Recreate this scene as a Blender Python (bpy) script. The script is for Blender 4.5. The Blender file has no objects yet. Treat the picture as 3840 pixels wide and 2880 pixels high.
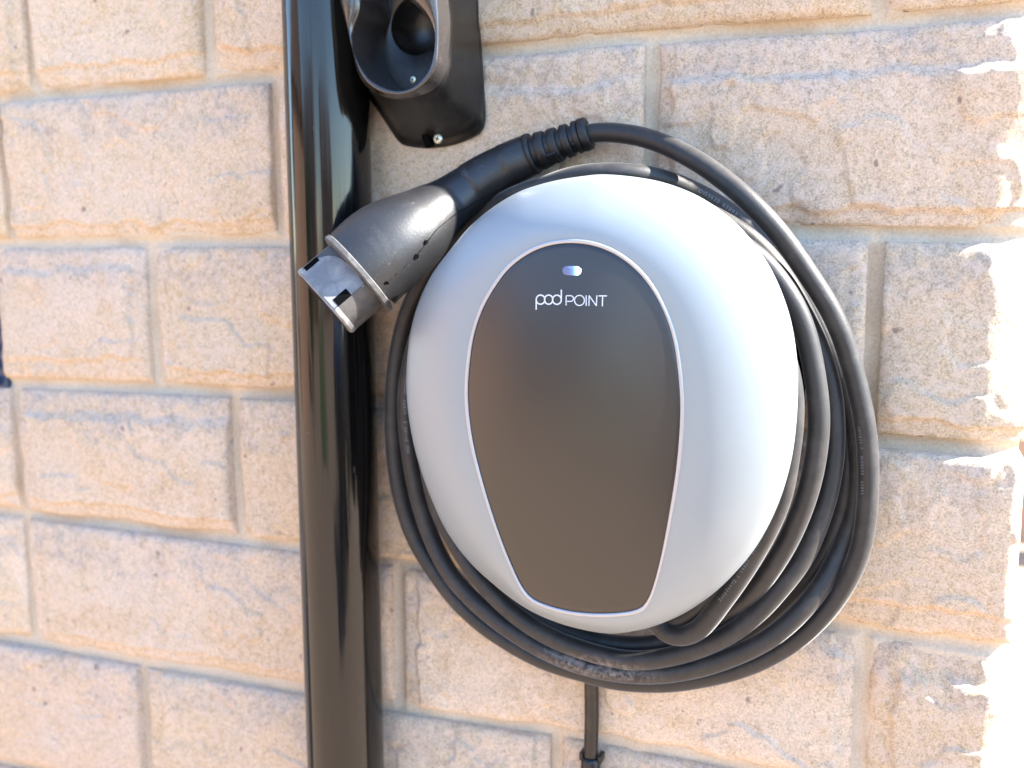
import bpy, math, random
import numpy as np
from mathutils import Vector, Matrix

scene = bpy.context.scene
COL = scene.collection
R = math.radians

# ------------------------------------------------------------------ camera
CAMZ = 1.35
DIST = 0.784                       # camera to the wall plane (the wall plane is y = 0)
CAM = np.array([0.0, -DIST, CAMZ])
YAW, PITCH, ROLL, FPX = R(-21.70), R(-8.168), R(-0.31), 3669.2
def cam_axes():
    cy, sy, cp, sp = math.cos(YAW), math.sin(YAW), math.cos(PITCH), math.sin(PITCH)
    f = np.array([sy*cp, cy*cp, sp]); r = np.array([cy, -sy, 0.0]); u = np.cross(r, f)
    c, s = math.cos(ROLL), math.sin(ROLL)
    return c*r + s*u, -s*r + c*u, f
RX, UX, FX = cam_axes()
cam = bpy.data.cameras.new('camera'); camo = bpy.data.objects.new('camera', cam); COL.objects.link(camo)
cam.sensor_width = 36.0; cam.lens = FPX/3840*36.0
cam.clip_start = 0.02; cam.clip_end = 400
cam.dof.use_dof = True; cam.dof.focus_distance = 0.70; cam.dof.aperture_fstop = 5.0
camo.matrix_world = Matrix(((RX[0], UX[0], -FX[0], CAM[0]), (RX[1], UX[1], -FX[1], CAM[1]),
                            (RX[2], UX[2], -FX[2], CAM[2]), (0, 0, 0, 1)))
scene.camera = camo

# ------------------------------------------------------------------ light
SUN_EL, SUN_PHI = R(40.0), R(9.5)          # the sun stands to the right, a little behind the wall plane
S = Vector((math.cos(SUN_EL)*math.cos(SUN_PHI), math.cos(SUN_EL)*math.sin(SUN_PHI), math.sin(SUN_EL)))
world = bpy.data.worlds.new('World'); scene.world = world; world.use_nodes = True
wn = world.node_tree; bg = wn.nodes['Background']
sky = wn.nodes.new('ShaderNodeTexSky'); sky.sky_type = 'NISHITA'; sky.sun_disc = False
sky.sun_elevation = SUN_EL; sky.sun_rotation = R(90) - SUN_PHI
sky.dust_density = 0.0; sky.air_density = 1.0; sky.ozone_density = 3.0
wn.links.new(sky.outputs[0], bg.inputs[0]); bg.inputs[1].default_value = 0.10
sl = bpy.data.lights.new('sun', 'SUN'); sl.energy = 4.6; sl.angle = R(0.53); sl.color = (1.0, 0.95, 0.88)
so = bpy.data.objects.new('sun', sl); COL.objects.link(so)
so.rotation_euler = S.to_track_quat('Z', 'Y').to_euler(); so.location = (3, 1, 4)
vs = scene.view_settings
scene.display_settings.display_device = 'sRGB'
vs.view_transform = 'Standard'; vs.look = 'None'; vs.gamma = 1.0; vs.use_curve_mapping = False
vs.exposure = 3.0

# ------------------------------------------------------------------ helpers
def pix(x, y, p=0.0):
    """point of the place seen at photograph pixel (x, y), p metres proud of the wall plane"""
    d = FX + (x-1920)/FPX*RX - (y-1440)/FPX*UX
    t = (-p - CAM[1])/d[1]
    return CAM + t*d
def zdepth(q): return float(np.dot(np.asarray(q) - CAM, FX))

def link(o, parent=None):
    COL.objects.link(o)
    if parent is not None: o.parent = parent
    return o
def mesh_obj(name, verts, faces, mat=None, parent=None, smooth=True):
    me = bpy.data.meshes.new(name); me.from_pydata([tuple(map(float, v)) for v in verts], [], faces); me.update()
    if smooth: me.polygons.foreach_set('use_smooth', [True]*len(me.polygons))
    if mat: me.materials.append(mat)
    return link(bpy.data.objects.new(name, me), parent)
def thing(name, label, cat, group=None):
    o = bpy.data.objects.new(name, None); o.empty_display_size = 0.05; COL.objects.link(o)
    return tag(o, label, cat, group)
def tag(o, label, cat, group=None):
    o['label'] = label; o['category'] = cat
    if group: o['group'] = group
    return o
def auto_smooth(o, deg=35):
    me = o.data
    me.polygons.foreach_set('use_smooth', [True]*len(me.polygons))
    try: me.set_sharp_from_angle(angle=R(deg))
    except Exception: pass
    return o

def box(name, c, s, mat, parent=None, rot=None, bevel=0.0):
    cx, cy, cz = c; hx, hy, hz = s[0]/2, s[1]/2, s[2]/2
    vs_ = [Vector((i*hx, j*hy, k*hz)) for i in (-1, 1) for j in (-1, 1) for k in (-1, 1)]
    if rot is not None: vs_ = [rot @ v for v in vs_]
    vs_ = [v + Vector(c) for v in vs_]
    fs = [(0,1,3,2),(4,6,7,5),(0,4,5,1),(2,3,7,6),(0,2,6,4),(1,5,7,3)]
    o = mesh_obj(name, vs_, fs, mat, parent, smooth=False)
    if bevel:
        m = o.modifiers.new('bevel', 'BEVEL'); m.width = bevel; m.segments = 2; m.limit_method = 'ANGLE'
    return o

def catmull(P, n, closed=False):
    P = np.asarray(P, float); m = len(P); out = []
    segs = m if closed else m-1
    for i in range(segs):
        if closed: a, b, c, d = P[(i-1) % m], P[i], P[(i+1) % m], P[(i+2) % m]
        else: a, b, c, d = P[max(i-1, 0)], P[i], P[i+1], P[min(i+2, m-1)]
        for k in range(n):
            t = k/n
            # centripetal-ish blend: plain Catmull-Rom is enough for these even spacings
            out.append(0.5*((2*b) + (-a+c)*t + (2*a-5*b+4*c-d)*t*t + (-a+3*b-3*c+d)*t**3))
    if not closed: out.append(P[-1])
    return np.array(out)

def resample(P, step):
    P = np.asarray(P); d = np.r_[0, np.cumsum(np.linalg.norm(np.diff(P, axis=0), axis=1))]
    n = max(2, int(d[-1]/step)); s = np.linspace(0, d[-1], n)
    return np.stack([np.interp(s, d, P[:, i]) for i in range(P.shape[1])], 1)

def frames(P, up=(0, -1, 0)):
    T = np.gradient(P, axis=0); T /= np.linalg.norm(T, axis=1)[:, None]
    upv = np.array(up, float); A = upv - (T@upv)[:, None]*T; A /= np.linalg.norm(A, axis=1)[:, None]
    B = np.cross(T, A)
    return T, A, B          # A points away from the wall

def sweep(P, rad, n=24, closed_ends=True, ry=None, prof=None):
    """tube along P (k x 3); rad scalar or per ring; ry gives radius along the outward axis"""
    P = np.asarray(P, float); k = len(P)
    rad = np.broadcast_to(rad, (k,)).astype(float); ry = rad if ry is None else np.broadcast_to(ry, (k,))
    T, A, B = frames(P)
    th = np.arange(n)*2*math.pi/n
    V = []
    for i in range(k):
        for t in th: V.append(P[i] + ry[i]*math.cos(t)*A[i] + rad[i]*math.sin(t)*B[i])
    F = []
    for i in range(k-1):
        for j in range(n):
            a, b = i*n+j, i*n+(j+1) % n
            F.append((a, b, b+n, a+n))
    if closed_ends:
        F.append(tuple(range(n-1, -1, -1))); F.append(tuple((k-1)*n+j for j in range(n)))
    return V, F

def merge(parts):
    V, F = [], []
    for v, f in parts:
        o = len(V); V += list(v); F += [tuple(i+o for i in q) for q in f]
    return V, F

def vnoise(shape_pts, scale, seed, octaves=4, gain=0.5):
    """fbm value noise on an array of 2-D points"""
    x0, y0 = shape_pts[..., 0]/scale, shape_pts[..., 1]/scale
    rs = np.random.RandomState(seed); tab = rs.rand(256, 256)*2-1
    out = 0; amp = 1; tot = 0
    for o in range(octaves):
        x = x0*2**o + 17.3*o + seed*3.1; y = y0*2**o + 5.7*o + seed*1.7
        xi, yi = np.floor(x).astype(int), np.floor(y).astype(int); fx, fy = x-xi, y-yi
        fx = fx*fx*(3-2*fx); fy = fy*fy*(3-2*fy)
        g = lambda i, j: tab[i & 255, j & 255]
        v = (g(xi, yi)*(1-fx)+g(xi+1, yi)*fx)*(1-fy) + (g(xi, yi+1)*(1-fx)+g(xi+1, yi+1)*fx)*fy
        out = out + amp*v; tot += amp; amp *= gain
    return out/tot
def sstep(x): x = np.clip(x, 0, 1); return x*x*(3-2*x)

# ------------------------------------------------------------------ materials
class NT:
    def __init__(s, name):
        s.m = bpy.data.materials.new(name); s.m.use_nodes = True; s.t = s.m.node_tree; s.b = s.t.nodes['Principled BSDF']
    def n(s, ty, **kw):
        q = s.t.nodes.new(ty)
        for k, v in kw.items():
            if k in q.inputs: q.inputs[k].default_value = v
            else: setattr(q, k, v)
        return q
    def l(s, a, b): s.t.links.new(a, b)
    def noise(s, scale, detail=4, rough=0.55, vec=None, dist=0.0):
        q = s.n('ShaderNodeTexNoise'); q.inputs['Scale'].default_value = scale; q.inputs['Detail'].default_value = detail
        q.inputs['Roughness'].default_value = rough; q.inputs['Distortion'].default_value = dist
        if vec is not None: s.l(vec, q.inputs['Vector'])
        return q.outputs['Fac']
    def ramp(s, fac, stops):
        q = s.n('ShaderNodeValToRGB'); cr = q.color_ramp
        while len(cr.elements) < len(stops): cr.elements.new(0.5)
        for e, (p, c) in zip(cr.elements, stops): e.position = p; e.color = (c, c, c, 1) if not hasattr(c, '__len__') else (*c, 1)
        s.l(fac, q.inputs[0]); return q.outputs[0]
    def mix(s, fac, a, b, mode='MIX'):
        q = s.n('ShaderNodeMix'); q.data_type = 'RGBA'; q.blend_type = mode
        for v, i in ((fac, 0), (a, 6), (b, 7)):
            if isinstance(v, (int, float)): q.inputs[i].default_value = v
            elif isinstance(v, tuple): q.inputs[i].default_value = (*v, 1)
            else: s.l(v, q.inputs[i])
        return q.outputs[2]
    def math(s, op, a, b=0.0, c=None):
        q = s.n('ShaderNodeMath'); q.operation = op
        for i, v in enumerate((a, b) if c is None else (a, b, c)):
            if isinstance(v, (int, float)): q.inputs[i].default_value = v
            else: s.l(v, q.inputs[i])
        return q.outputs[0]
    def bump(s, h, strength, distance, normal=None):
        q = s.n('ShaderNodeBump'); q.inputs['Strength'].default_value = strength; q.inputs['Distance'].default_value = distance
        s.l(h, q.inputs['Height'])
        if normal is not None: s.l(normal, q.inputs['Normal'])
        return q.outputs[0]
    def pos(s): return s.n('ShaderNodeNewGeometry').outputs['Position']

def stone_material():
    q = NT('sandstone'); P = q.pos()
    oi = q.n('ShaderNodeObjectInfo').outputs['Random']
    off = q.n('ShaderNodeVectorMath', operation='ADD'); q.l(P, off.inputs[0])
    cmb = q.n('ShaderNodeCombineXYZ'); q.l(q.math('MULTIPLY', oi, 31.0), cmb.inputs[0]); q.l(cmb.outputs[0], off.inputs[1])
    V = off.outputs[0]
    c = q.mix(q.ramp(q.noise(9, 5, 0.6, V, 0.6), [(0.36, 0.0), (0.64, 1.0)]), (0.575, 0.475, 0.365), (0.555, 0.445, 0.30))
    c = q.mix(q.ramp(oi, [(0, 0.0), (0.5, 0.1), (1, 0.75)]), c, (0.59, 0.465, 0.37))
    oi2 = q.math('FRACT', q.math('MULTIPLY', oi, 7.31))
    c = q.mix(q.ramp(oi2, [(0.55, 0.0), (1, 0.6)]), c, (0.54, 0.405, 0.255))
    c = q.mix(1.0, c, q.ramp(q.math('FRACT', q.math('MULTIPLY', oi, 13.7)), [(0.0, 0.88), (1, 1.10)]), 'MULTIPLY')
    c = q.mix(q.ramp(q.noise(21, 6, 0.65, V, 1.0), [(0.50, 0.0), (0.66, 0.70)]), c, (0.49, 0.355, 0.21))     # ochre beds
    c = q.mix(q.ramp(q.noise(3.2, 3, 0.5, P), [(0.42, 0.0), (0.60, 0.75)]), c, (0.53, 0.395, 0.255))
    # grey patches, mostly in the upper part of a stone
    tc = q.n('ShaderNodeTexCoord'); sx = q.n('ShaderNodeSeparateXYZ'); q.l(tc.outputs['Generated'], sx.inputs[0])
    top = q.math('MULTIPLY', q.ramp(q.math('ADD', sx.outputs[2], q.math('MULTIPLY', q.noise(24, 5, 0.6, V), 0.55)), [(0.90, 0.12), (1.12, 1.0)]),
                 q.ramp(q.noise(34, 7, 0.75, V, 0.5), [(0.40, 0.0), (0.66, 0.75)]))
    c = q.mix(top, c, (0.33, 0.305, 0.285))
    # grain: pale and dark sand
    g1 = q.ramp(q.noise(230, 3, 0.7, P), [(0.30, 0.84), (0.5, 1.0), (0.72, 1.12)])
    c = q.mix(1.0, c, g1, 'MULTIPLY')
    g2 = q.ramp(q.noise(620, 2, 0.7, P), [(0.33, 0.60), (0.5, 1.0), (0.70, 1.28)])
    c = q.mix(0.8, c, g2, 'MULTIPLY')
    pink = q.ramp(q.noise(150, 4, 0.6, V), [(0.45, 0.0), (0.62, 0.5)])
    c = q.mix(pink, c, (0.64, 0.50, 0.41))
    spots = q.ramp(q.noise(75, 2, 0.5, V), [(0.70, 0.0), (0.76, 0.8)])
    c = q.mix(spots, c, (0.20, 0.15, 0.12))
    q.l(c, q.b.inputs['Base Color']); q.b.inputs['Roughness'].default_value = 0.93
    q.b.inputs['Specular IOR Level'].default_value = 0.2
    n1 = q.bump(q.noise(60, 6, 0.7, P, 0.4), 0.55, 0.0016)
    n2 = q.bump(q.noise(380, 4, 0.75, P), 0.9, 0.0007, n1)
    q.l(n2, q.b.inputs['Normal'])
    return q.m
def mortar_material():
    q = NT('mortar'); P = q.pos()
    c = q.mix(q.ramp(q.noise(18, 5, 0.6, P), [(0.35, 0), (0.65, 1)]), (0.58, 0.48, 0.36), (0.53, 0.44, 0.33))
    c = q.mix(q.ramp(q.noise(7, 4, 0.6, P), [(0.5, 0), (0.66, 0.5)]), c, (0.45, 0.31, 0.19))
    c = q.mix(0.6, c, q.ramp(q.noise(420, 3, 0.7, P), [(0.3, 0.75), (0.7, 1.2)]), 'MULTIPLY')
    q.l(c, q.b.inputs['Base Color']); q.b.inputs['Roughness'].default_value = 0.95; q.b.inputs['Specular IOR Level'].default_value = 0.15
    q.l(q.bump(q.noise(260, 5, 0.7, P), 0.6, 0.0006, q.bump(q.noise(40, 3, 0.6, P), 0.6, 0.002)), q.b.inputs['Normal'])
    return q.m
def plain(name, col, rough=0.5, metal=0.0, spec=0.5, coat=0.0, coat_rough=0.03, emit=None, estr=0.0):
    q = NT(name); q.b.inputs['Base Color'].default_value = (*col, 1); q.b.inputs['Roughness'].default_value = rough
    q.b.inputs['Metallic'].default_value = metal; q.b.inputs['Specular IOR Level'].default_value = spec
    q.b.inputs['Coat Weight'].default_value = coat; q.b.inputs['Coat Roughness'].default_value = coat_rough
    if emit: q.b.inputs['Emission Color'].default_value = (*emit, 1); q.b.inputs['Emission Strength'].default_value = estr
    return q
def dusty(name, col, dust, rough, spec, nscale=70, lo=0.52, hi=0.75, amt=0.5, bump=0.0003, bscale=500, scratch=0.0, sheen=0.0):
    q = plain(name, col, rough, spec=spec); P = q.pos()
    q.b.inputs['Sheen Weight'].default_value = sheen; q.b.inputs['Sheen Roughness'].default_value = 0.35
    d = q.ramp(q.noise(nscale, 6, 0.7, P, 0.5), [(lo, 0.0), (hi, amt)])
    c = q.mix(d, col, dust)
    sp = q.ramp(q.noise(900, 1, 0.5, P), [(0.735, 0.0), (0.76, 0.6)])
    c = q.mix(sp, c, dust)
    if scratch:
        mp = q.n('ShaderNodeMapping'); mp.inputs['Rotation'].default_value = (0.3, 0.8, 0.5); mp.inputs['Scale'].default_value = (60, 900, 900)
        q.l(P, mp.inputs['Vector'])
        c = q.mix(q.ramp(q.noise(1.0, 2, 0.5, mp.outputs[0]), [(0.70, 0.0), (0.76, scratch)]), c, dust)
    q.l(c, q.b.inputs['Base Color'])
    q.l(q.math('ADD', q.math('MULTIPLY', d, 0.35), rough), q.b.inputs['Roughness'])
    q.l(q.bump(q.noise(bscale, 3, 0.6, P), 0.4, bump), q.b.inputs['Normal'])
    return q.m

M = {}
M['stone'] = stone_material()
M['mortar'] = mortar_material()
# downpipe: glossy black uPVC with fine vertical scratches
q = plain('black_gloss_upvc', (0.002, 0.002, 0.002), 0.10, spec=0.5); P = q.pos()
mp = q.n('ShaderNodeMapping'); mp.inputs['Scale'].default_value = (420, 420, 9); q.l(P, mp.inputs['Vector'])
q.l(q.ramp(q.noise(1.0, 3, 0.6, mp.outputs[0]), [(0.4, 0.07), (0.75, 0.22)]), q.b.inputs['Roughness'])
mp2 = q.n('ShaderNodeMapping'); mp2.inputs['Scale'].default_value = (900, 900, 60); q.l(P, mp2.inputs['Vector'])
q.l(q.mix(q.ramp(q.noise(1.0, 2, 0.5, mp2.outputs[0]), [(0.76, 0.0), (0.79, 0.5)]), (0.004, 0.004, 0.004), (0.3, 0.28, 0.25)), q.b.inputs['Base Color'])
q.l(q.bump(q.noise(14, 2, 0.5, P), 0.10, 0.004), q.b.inputs['Normal'])
M['pipe'] = q.m
M['cable'] = dusty('cable_rubber', (0.017, 0.016, 0.0155), (0.11, 0.095, 0.085), 0.50, 0.45, 45, 0.47, 0.78, 0.30, sheen=0.30)
_q = bpy.data.materials['cable_rubber'].node_tree; _b = _q.nodes['Principled BSDF']; _src = _b.inputs['Base Color'].links[0].from_socket
def cable_scuff():
    q = NT.__new__(NT); q.m = M['cable']; q.t = _q; q.b = _b
    P = q.pos(); c0 = pix(2240, 2500, .063); 
    mp = q.n('ShaderNodeMapping'); mp.inputs['Location'].default_value = tuple(-c0); q.l(P, mp.inputs['Vector'])
    sc_ = q.n('ShaderNodeVectorMath', operation='MULTIPLY'); sc_.inputs[1].default_value = (17, 20, 80); q.l(mp.outputs[0], sc_.inputs[0])
    ln = q.n('ShaderNodeVectorMath', operation='LENGTH'); q.l(sc_.outputs[0], ln.inputs[0])
    m = q.math('MULTIPLY', q.ramp(ln.outputs['Value'], [(0.35, 1.0), (1.0, 0.0)]), q.ramp(q.noise(190, 4, 0.7, P), [(0.42, 0.0), (0.62, 1.0)]))
    q.l(q.mix(m, _src, (0.20, 0.17, 0.15)), q.b.inputs['Base Color'])
cable_scuff()
M['plug'] = dusty('plug_plastic', (0.011, 0.011, 0.012), (0.13, 0.125, 0.12), 0.42, 0.6, 30, 0.55, 0.85, 0.22, scratch=0.25)
M['nose'] = dusty('plug_nose_plastic', (0.045, 0.043, 0.043), (0.18, 0.17, 0.16), 0.42, 0.5, 40, 0.42, 0.75, 0.4, scratch=0.4)
M['wornedge'] = dusty('worn_plastic_edge', (0.045, 0.044, 0.044), (0.16, 0.155, 0.15), 0.55, 0.5, 90, 0.42, 0.70, 0.6)
M['plate'] = dusty('worn_lit_latch_plate', (0.13, 0.13, 0.135), (0.34, 0.33, 0.32), 0.40, 0.6, 70, 0.42, 0.70, 0.6, scratch=0.5)  # worn plastic, its colour also lightened to stand in for light on it
M['relief'] = dusty('strain_relief_rubber', (0.008, 0.008, 0.009), (0.12, 0.12, 0.13), 0.48, 0.45, 70, 0.55, 0.8, 0.25)
M['black'] = dusty('black_abs', (0.006, 0.006, 0.006), (0.10, 0.08, 0.07), 0.33, 0.5, 45, 0.50, 0.78, 0.35)
M['rim'] = dusty('black_abs_rim', (0.024, 0.021, 0.020), (0.14, 0.11, 0.10), 0.22, 0.9, 60, 0.55, 0.8, 0.2)
M['hole'] = plain('recess_shade', (0.0015, 0.0015, 0.0015), 0.7, spec=0.05).m  # near black: shade of slots, holes and gaps is put into the colour
# silver shell
q = plain('silver_satin_shell', (0.262, 0.294, 0.312), 0.44, metal=0.40, spec=0.5, coat=0.05, coat_rough=0.4); P = q.pos()
c = q.mix(q.ramp(q.noise(330, 2, 0.5, P), [(0.775, 0.0), (0.80, 0.5)]), (0.262, 0.294, 0.312), (0.35, 0.25, 0.18))
q.l(c, q.b.inputs['Base Color']); q.l(q.bump(q.noise(1400, 2, 0.5, P), 0.12, 0.0001), q.b.inputs['Normal'])
M['shell'] = q.m
M['bezel'] = plain('silver_bezel', (0.42, 0.42, 0.44), 0.33, metal=0.5).m
q = plain('panel_acrylic', (0.008, 0.005, 0.0035), 0.38, spec=0.7, coat=0.2, coat_rough=0.32); P = q.pos()
d = q.ramp(q.noise(260, 2, 0.5, P), [(0.77, 0.0), (0.80, 0.35)])
q.l(q.mix(d, (0.008, 0.005, 0.0035), (0.20, 0.17, 0.15)), q.b.inputs['Base Color'])
M['panel'] = q.m
M['print'] = plain('white_print', (0.62, 0.62, 0.64), 0.5).m
M['cprint'] = plain('grey_cable_print', (0.16, 0.165, 0.175), 0.5).m
M['screw'] = plain('zinc_screw', (0.62, 0.62, 0.50), 0.35, metal=0.7).m
M['vent'] = plain('dark_blue_vent', (0.020, 0.040, 0.085), 0.35).m

# ------------------------------------------------------------------ the stone wall
PITCHZ = 0.15
Z0 = CAMZ + 0.19759*DIST                    # level of bed joint 0
beds_px = {0: [(0, 373), (1059, 286), (1814, 195), (2300, 150), (3200, 92), (3830, 36)],
           -1: [(0, 911), (1076, 903), (2934, 868), (3820, 888)],
           -2: [(0, 1434), (570, 1455), (1111, 1480), (3298, 1650), (3750, 1688)],
           -3: [(0, 1910), (1128, 2050), (3125, 2343), (3730, 2436)],
           -4: [(0, 2387), (1146, 2582), (1458, 2642), (2170, 2748)],
           -5: [(0, 2850), (500, 2950)]}
bed_fn = {}
for k in range(-9, 9):
    zr = Z0 + k*PITCHZ
    if k in beds_px:
        w = np.array([pix(x, y) for x, y in beds_px[k]])
        xs, zs = w[:, 0], w[:, 2]
        # beyond the measured stretch keep the last height
        bed_fn[k] = (lambda xs, zs: (lambda X: np.interp(X, xs, zs)))(xs, zs)
    else:
        bed_fn[k] = (lambda zr: (lambda X: np.zeros_like(np.asarray(X, float)) + zr))(zr)
XC = float(pix(3846, 1640)[0])               # the corner of the house
XL = -2.6
# head joints of every course in the picture: (x, y) photograph pixels
heads_px = {1: [(788, 130), (1620, 60), (3303, 20)], 0: [(1050, 600), (2446, 400)],
            -1: [(0, 1250), (583, 1200), (1700, 1200), (3273, 1250)], -2: [(897, 1750), (2250, 1900)],
            -3: [(120, 2150), (1497, 2370), (3230, 2600)], -4: [(556, 2700), (2090, 2800)]}
rows = {}
rng = random.Random(4)
for k in range(-8, 8):
    mids = sorted(float(pix(x, y)[0]) for x, y in heads_px.get(k, []))
    if not mids:
        x = XC - (0.30 if k % 2 else 0.15)
        mids = []
        while x > XL: mids.append(x); x -= rng.choice([0.22, 0.29, 0.36, 0.30])
        mids = sorted(mids)
    x = mids[0]
    while x > XL + 0.25: x -= rng.choice([0.22, 0.29, 0.34]); mids.insert(0, x)
    mids[0] = XL
    rows[k] = mids + [XC + 0.0055]
VENT_X = float(pix(14, 1270)[0]) 
wall = thing('stone_wall', 'pale pinkish rock faced sandstone wall with recessed mortar joints', 'wall')
wall.location = (0, 0, 0)
G = 0.0055
def stone(k, xa, xb, seed, step, corner):
    """one rock-faced block: a height field with pitched margins, and its sides"""
    xa += G; xb -= G
    nx = max(6, int((xb-xa)/step)); nz = max(5, int(0.139/step))
    X = np.linspace(xa, xb, nx+1)
    zb, zt = bed_fn[k-1](X)+G, bed_fn[k](X)-G
    t = np.linspace(0, 1, nz+1)
    XX = np.repeat(X[:, None], nz+1, 1); ZZ = zb[:, None] + (zt-zb)[:, None]*t[None, :]
    pts = np.stack([XX, ZZ], -1)
    rs = np.random.RandomState(seed)
    w1 = vnoise(pts, 0.030, seed+11, 4, 0.55)*0.007
    w2 = vnoise(pts, 0.030, seed+12, 4, 0.55)*0.007
    a, b = XX-xa, xb-XX; c, d = ZZ-zb[:, None], zt[:, None]-ZZ
    edge = np.minimum(np.minimum(a, b), np.minimum(c, d))
    H = np.full(XX.shape, 0.0045)
    # pitched margins: a chipped step running along most sides
    plate = np.ones(XX.shape)
    for dist, prob, lo, hi, w in ((c, 0.85, 0.010, 0.022, w1), (d, 0.35, 0.010, 0.028, w2), (a, 0.6, 0.008, 0.026, w2), (b, 0.65, 0.010, 0.030, w1)):
        if rs.rand() < prob:
            m = rs.uniform(lo, hi)
            if corner and dist is b: continue
            plate *= sstep((dist + 1.2*w - m)/(rs.uniform(0.0015, 0.005)*(2.4 if dist is d else 1.0)))*0.75 + 0.25
    lift = rs.uniform(0.0035, 0.0065)
    H += lift*plate
    H += vnoise(pts, 0.085, seed+1, 2)*0.0040
    n = vnoise(pts, 0.075, seed+2, 4)
    H += 0.0020*sstep((n-0.20)/0.035) * plate - 0.0014*sstep((-n-0.30)/0.04)
    H += vnoise(pts + w1[..., None]*2, 0.022, seed+3, 5, 0.6)*0.0011
    H += vnoise(pts, 0.006, seed+4, 3, 0.65)*0.00045
    H -= rs.uniform(0.003, 0.005)*np.exp(-(c+0.8*w1)/rs.uniform(0.005, 0.010)) + rs.uniform(0.002, 0.004)*np.exp(-(d+0.8*w2)/rs.uniform(0.005, 0.011))
    H -= 0.0018*np.exp(-(a+0.8*w1)/0.007) + (0 if corner else 0.0018)*np.exp(-(b+0.8*w2)/0.007)
    H += 0.0014
    tilt = rs.uniform(-1, 1)*0.002
    H += tilt*(XX-xa)/(xb-xa) + rs.uniform(-0.002, 0.001)*(t[None, :])
    # worn arris
    H -= 0.0022*np.exp(-(edge+0.35*w1)/0.0024)
    if corner:
        WC = {1: .030, 0: .026, -1: .030, -2: .011, -3: .020}.get(k, .018); DC = WC*0.40
        wc = vnoise(pts, 0.05, seed+21, 2)*0.010
        u = np.clip(1-(b + wc + rs.uniform(-0.002, 0.004))/WC, 0, 1)
        H -= DC*u**1.3 * (1+0.25*vnoise(pts, 0.03, seed+9, 3))
    H = np.maximum(H, -0.0015) if not corner else np.maximum(H, -0.010)
    V = np.stack([XX, -H, ZZ], -1).reshape(-1, 3)
    N = (nx+1)*(nz+1); idx = lambda i, j: i*(nz+1)+j
    F = [(idx(i, j), idx(i+1, j), idx(i+1, j+1), idx(i, j+1)) for i in range(nx) for j in range(nz)]
    # sides go back into the wall
    ring = [idx(i, 0) for i in range(nx+1)] + [idx(nx, j) for j in range(1, nz+1)] + [idx(i, nz) for i in range(nx-1, -1, -1)] + [idx(0, j) for j in range(nz-1, 0, -1)]
    depth = 0.09 if corner else 0.018
    back = V[ring].copy(); back[:, 1] = depth
    V = np.vstack([V, back]); m = len(ring)
    F += [(ring[i], N+i, N+(i+1) % m, ring[(i+1) % m]) for i in range(m)]
    if corner: F.append(tuple(N+i for i in range(m)))
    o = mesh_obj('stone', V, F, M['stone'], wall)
    return o
seed = 100
XVIS0, XVIS1 = float(pix(-60, 1440)[0]), XC
stones = []
for k in range(-8, 8):
    r = rows[k]
    for i in range(len(r)-1):
        seed += 1
        xa, xb = r[i], r[i+1]
        corner = i == len(r)-2
        vis = k in (2, -5, *heads_px) and xb > XVIS0
        if k == -1 and xa < VENT_X-0.03 and xb < VENT_X+0.03:     # the vent stands in this gap
            if xb > VENT_X-0.05: xb = xb - 0.215
            if xb - xa < 0.06: continue
        stones.append(stone(k, xa, xb, seed, 0.0019 if vis else 0.006, corner))
# mortar: a gently raked sheet 2 mm behind the wall plane, hollowed along the joints by trowel noise
def mortar():
    xs = np.r_[np.arange(XL, XVIS0, 0.03), np.arange(XVIS0, XC-0.004, 0.002)]; xs = np.r_[xs, XC-0.003]
    za, zb_ = 0.15, Z0+7*PITCHZ
    zs = np.r_[np.arange(0.15, 0.95, 0.03), np.arange(0.95, 1.75, 0.0018), np.arange(1.75, zb_, 0.03)]
    XX, ZZ = np.meshgrid(xs, zs, indexing='ij'); pts = np.stack([XX, ZZ], -1)
    H = -0.0012 + vnoise(pts, 0.05, 5, 3)*0.0014 + vnoise(pts, 0.010, 6, 3)*0.0006
    dist = np.full(XX.shape, 1.0)
    kz = np.zeros(XX.shape, int)
    for k in range(-9, 9):
        bz = bed_fn[k](XX); dist = np.minimum(dist, np.abs(ZZ-bz)); kz[ZZ > bz] = k+1
    for k in range(-8, 8):
        m_ = kz == k
        for hx in rows[k][1:-1]: dist[m_] = np.minimum(dist[m_], np.abs(XX[m_]-hx))
    H += -0.0034*(1-np.clip(dist/0.0062, 0, 1)**2) + 0.0012
    u = np.clip(1-(XC-XX)/0.02, 0, 1); H -= 0.008*u**1.6
    V = np.stack([XX, -H, ZZ], -1).reshape(-1, 3); m = len(zs)
    F = [(i*m+j, (i+1)*m+j, (i+1)*m+j+1, i*m+j+1) for i in range(len(xs)-1) for j in range(m-1)]
    return mesh_obj('mortar', V, F, M['mortar'], wall)
mortar()
ZT = Z0+7*PITCHZ
box('wall_core', ((XL+XC)/2-0.004, 0.060, (ZT)/2), (XC-XL-0.012, 0.080, ZT-0.01), M['mortar'], wall)
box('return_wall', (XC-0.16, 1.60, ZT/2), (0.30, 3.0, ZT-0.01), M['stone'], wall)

# vent at the left edge
v = thing('wall_vent', 'dark blue louvred vent set in the stone course at the left edge of the photo', 'vent')
zc = float(pix(14, 1275)[2]); vx1 = float(pix(40, 1420)[0]) - 0.0005
box('vent_frame', (vx1-0.11, 0.004, zc), (0.215, 0.012, 0.122), M['vent'], v, bevel=0.002)
for i in range(6):
    box('louvre', (vx1-0.11, -0.0055, zc-0.045+i*0.018), (0.195, 0.006, 0.010), M['vent'], v, rot=Matrix.Rotation(R(28), 3, 'X'), bevel=0.001)

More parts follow.
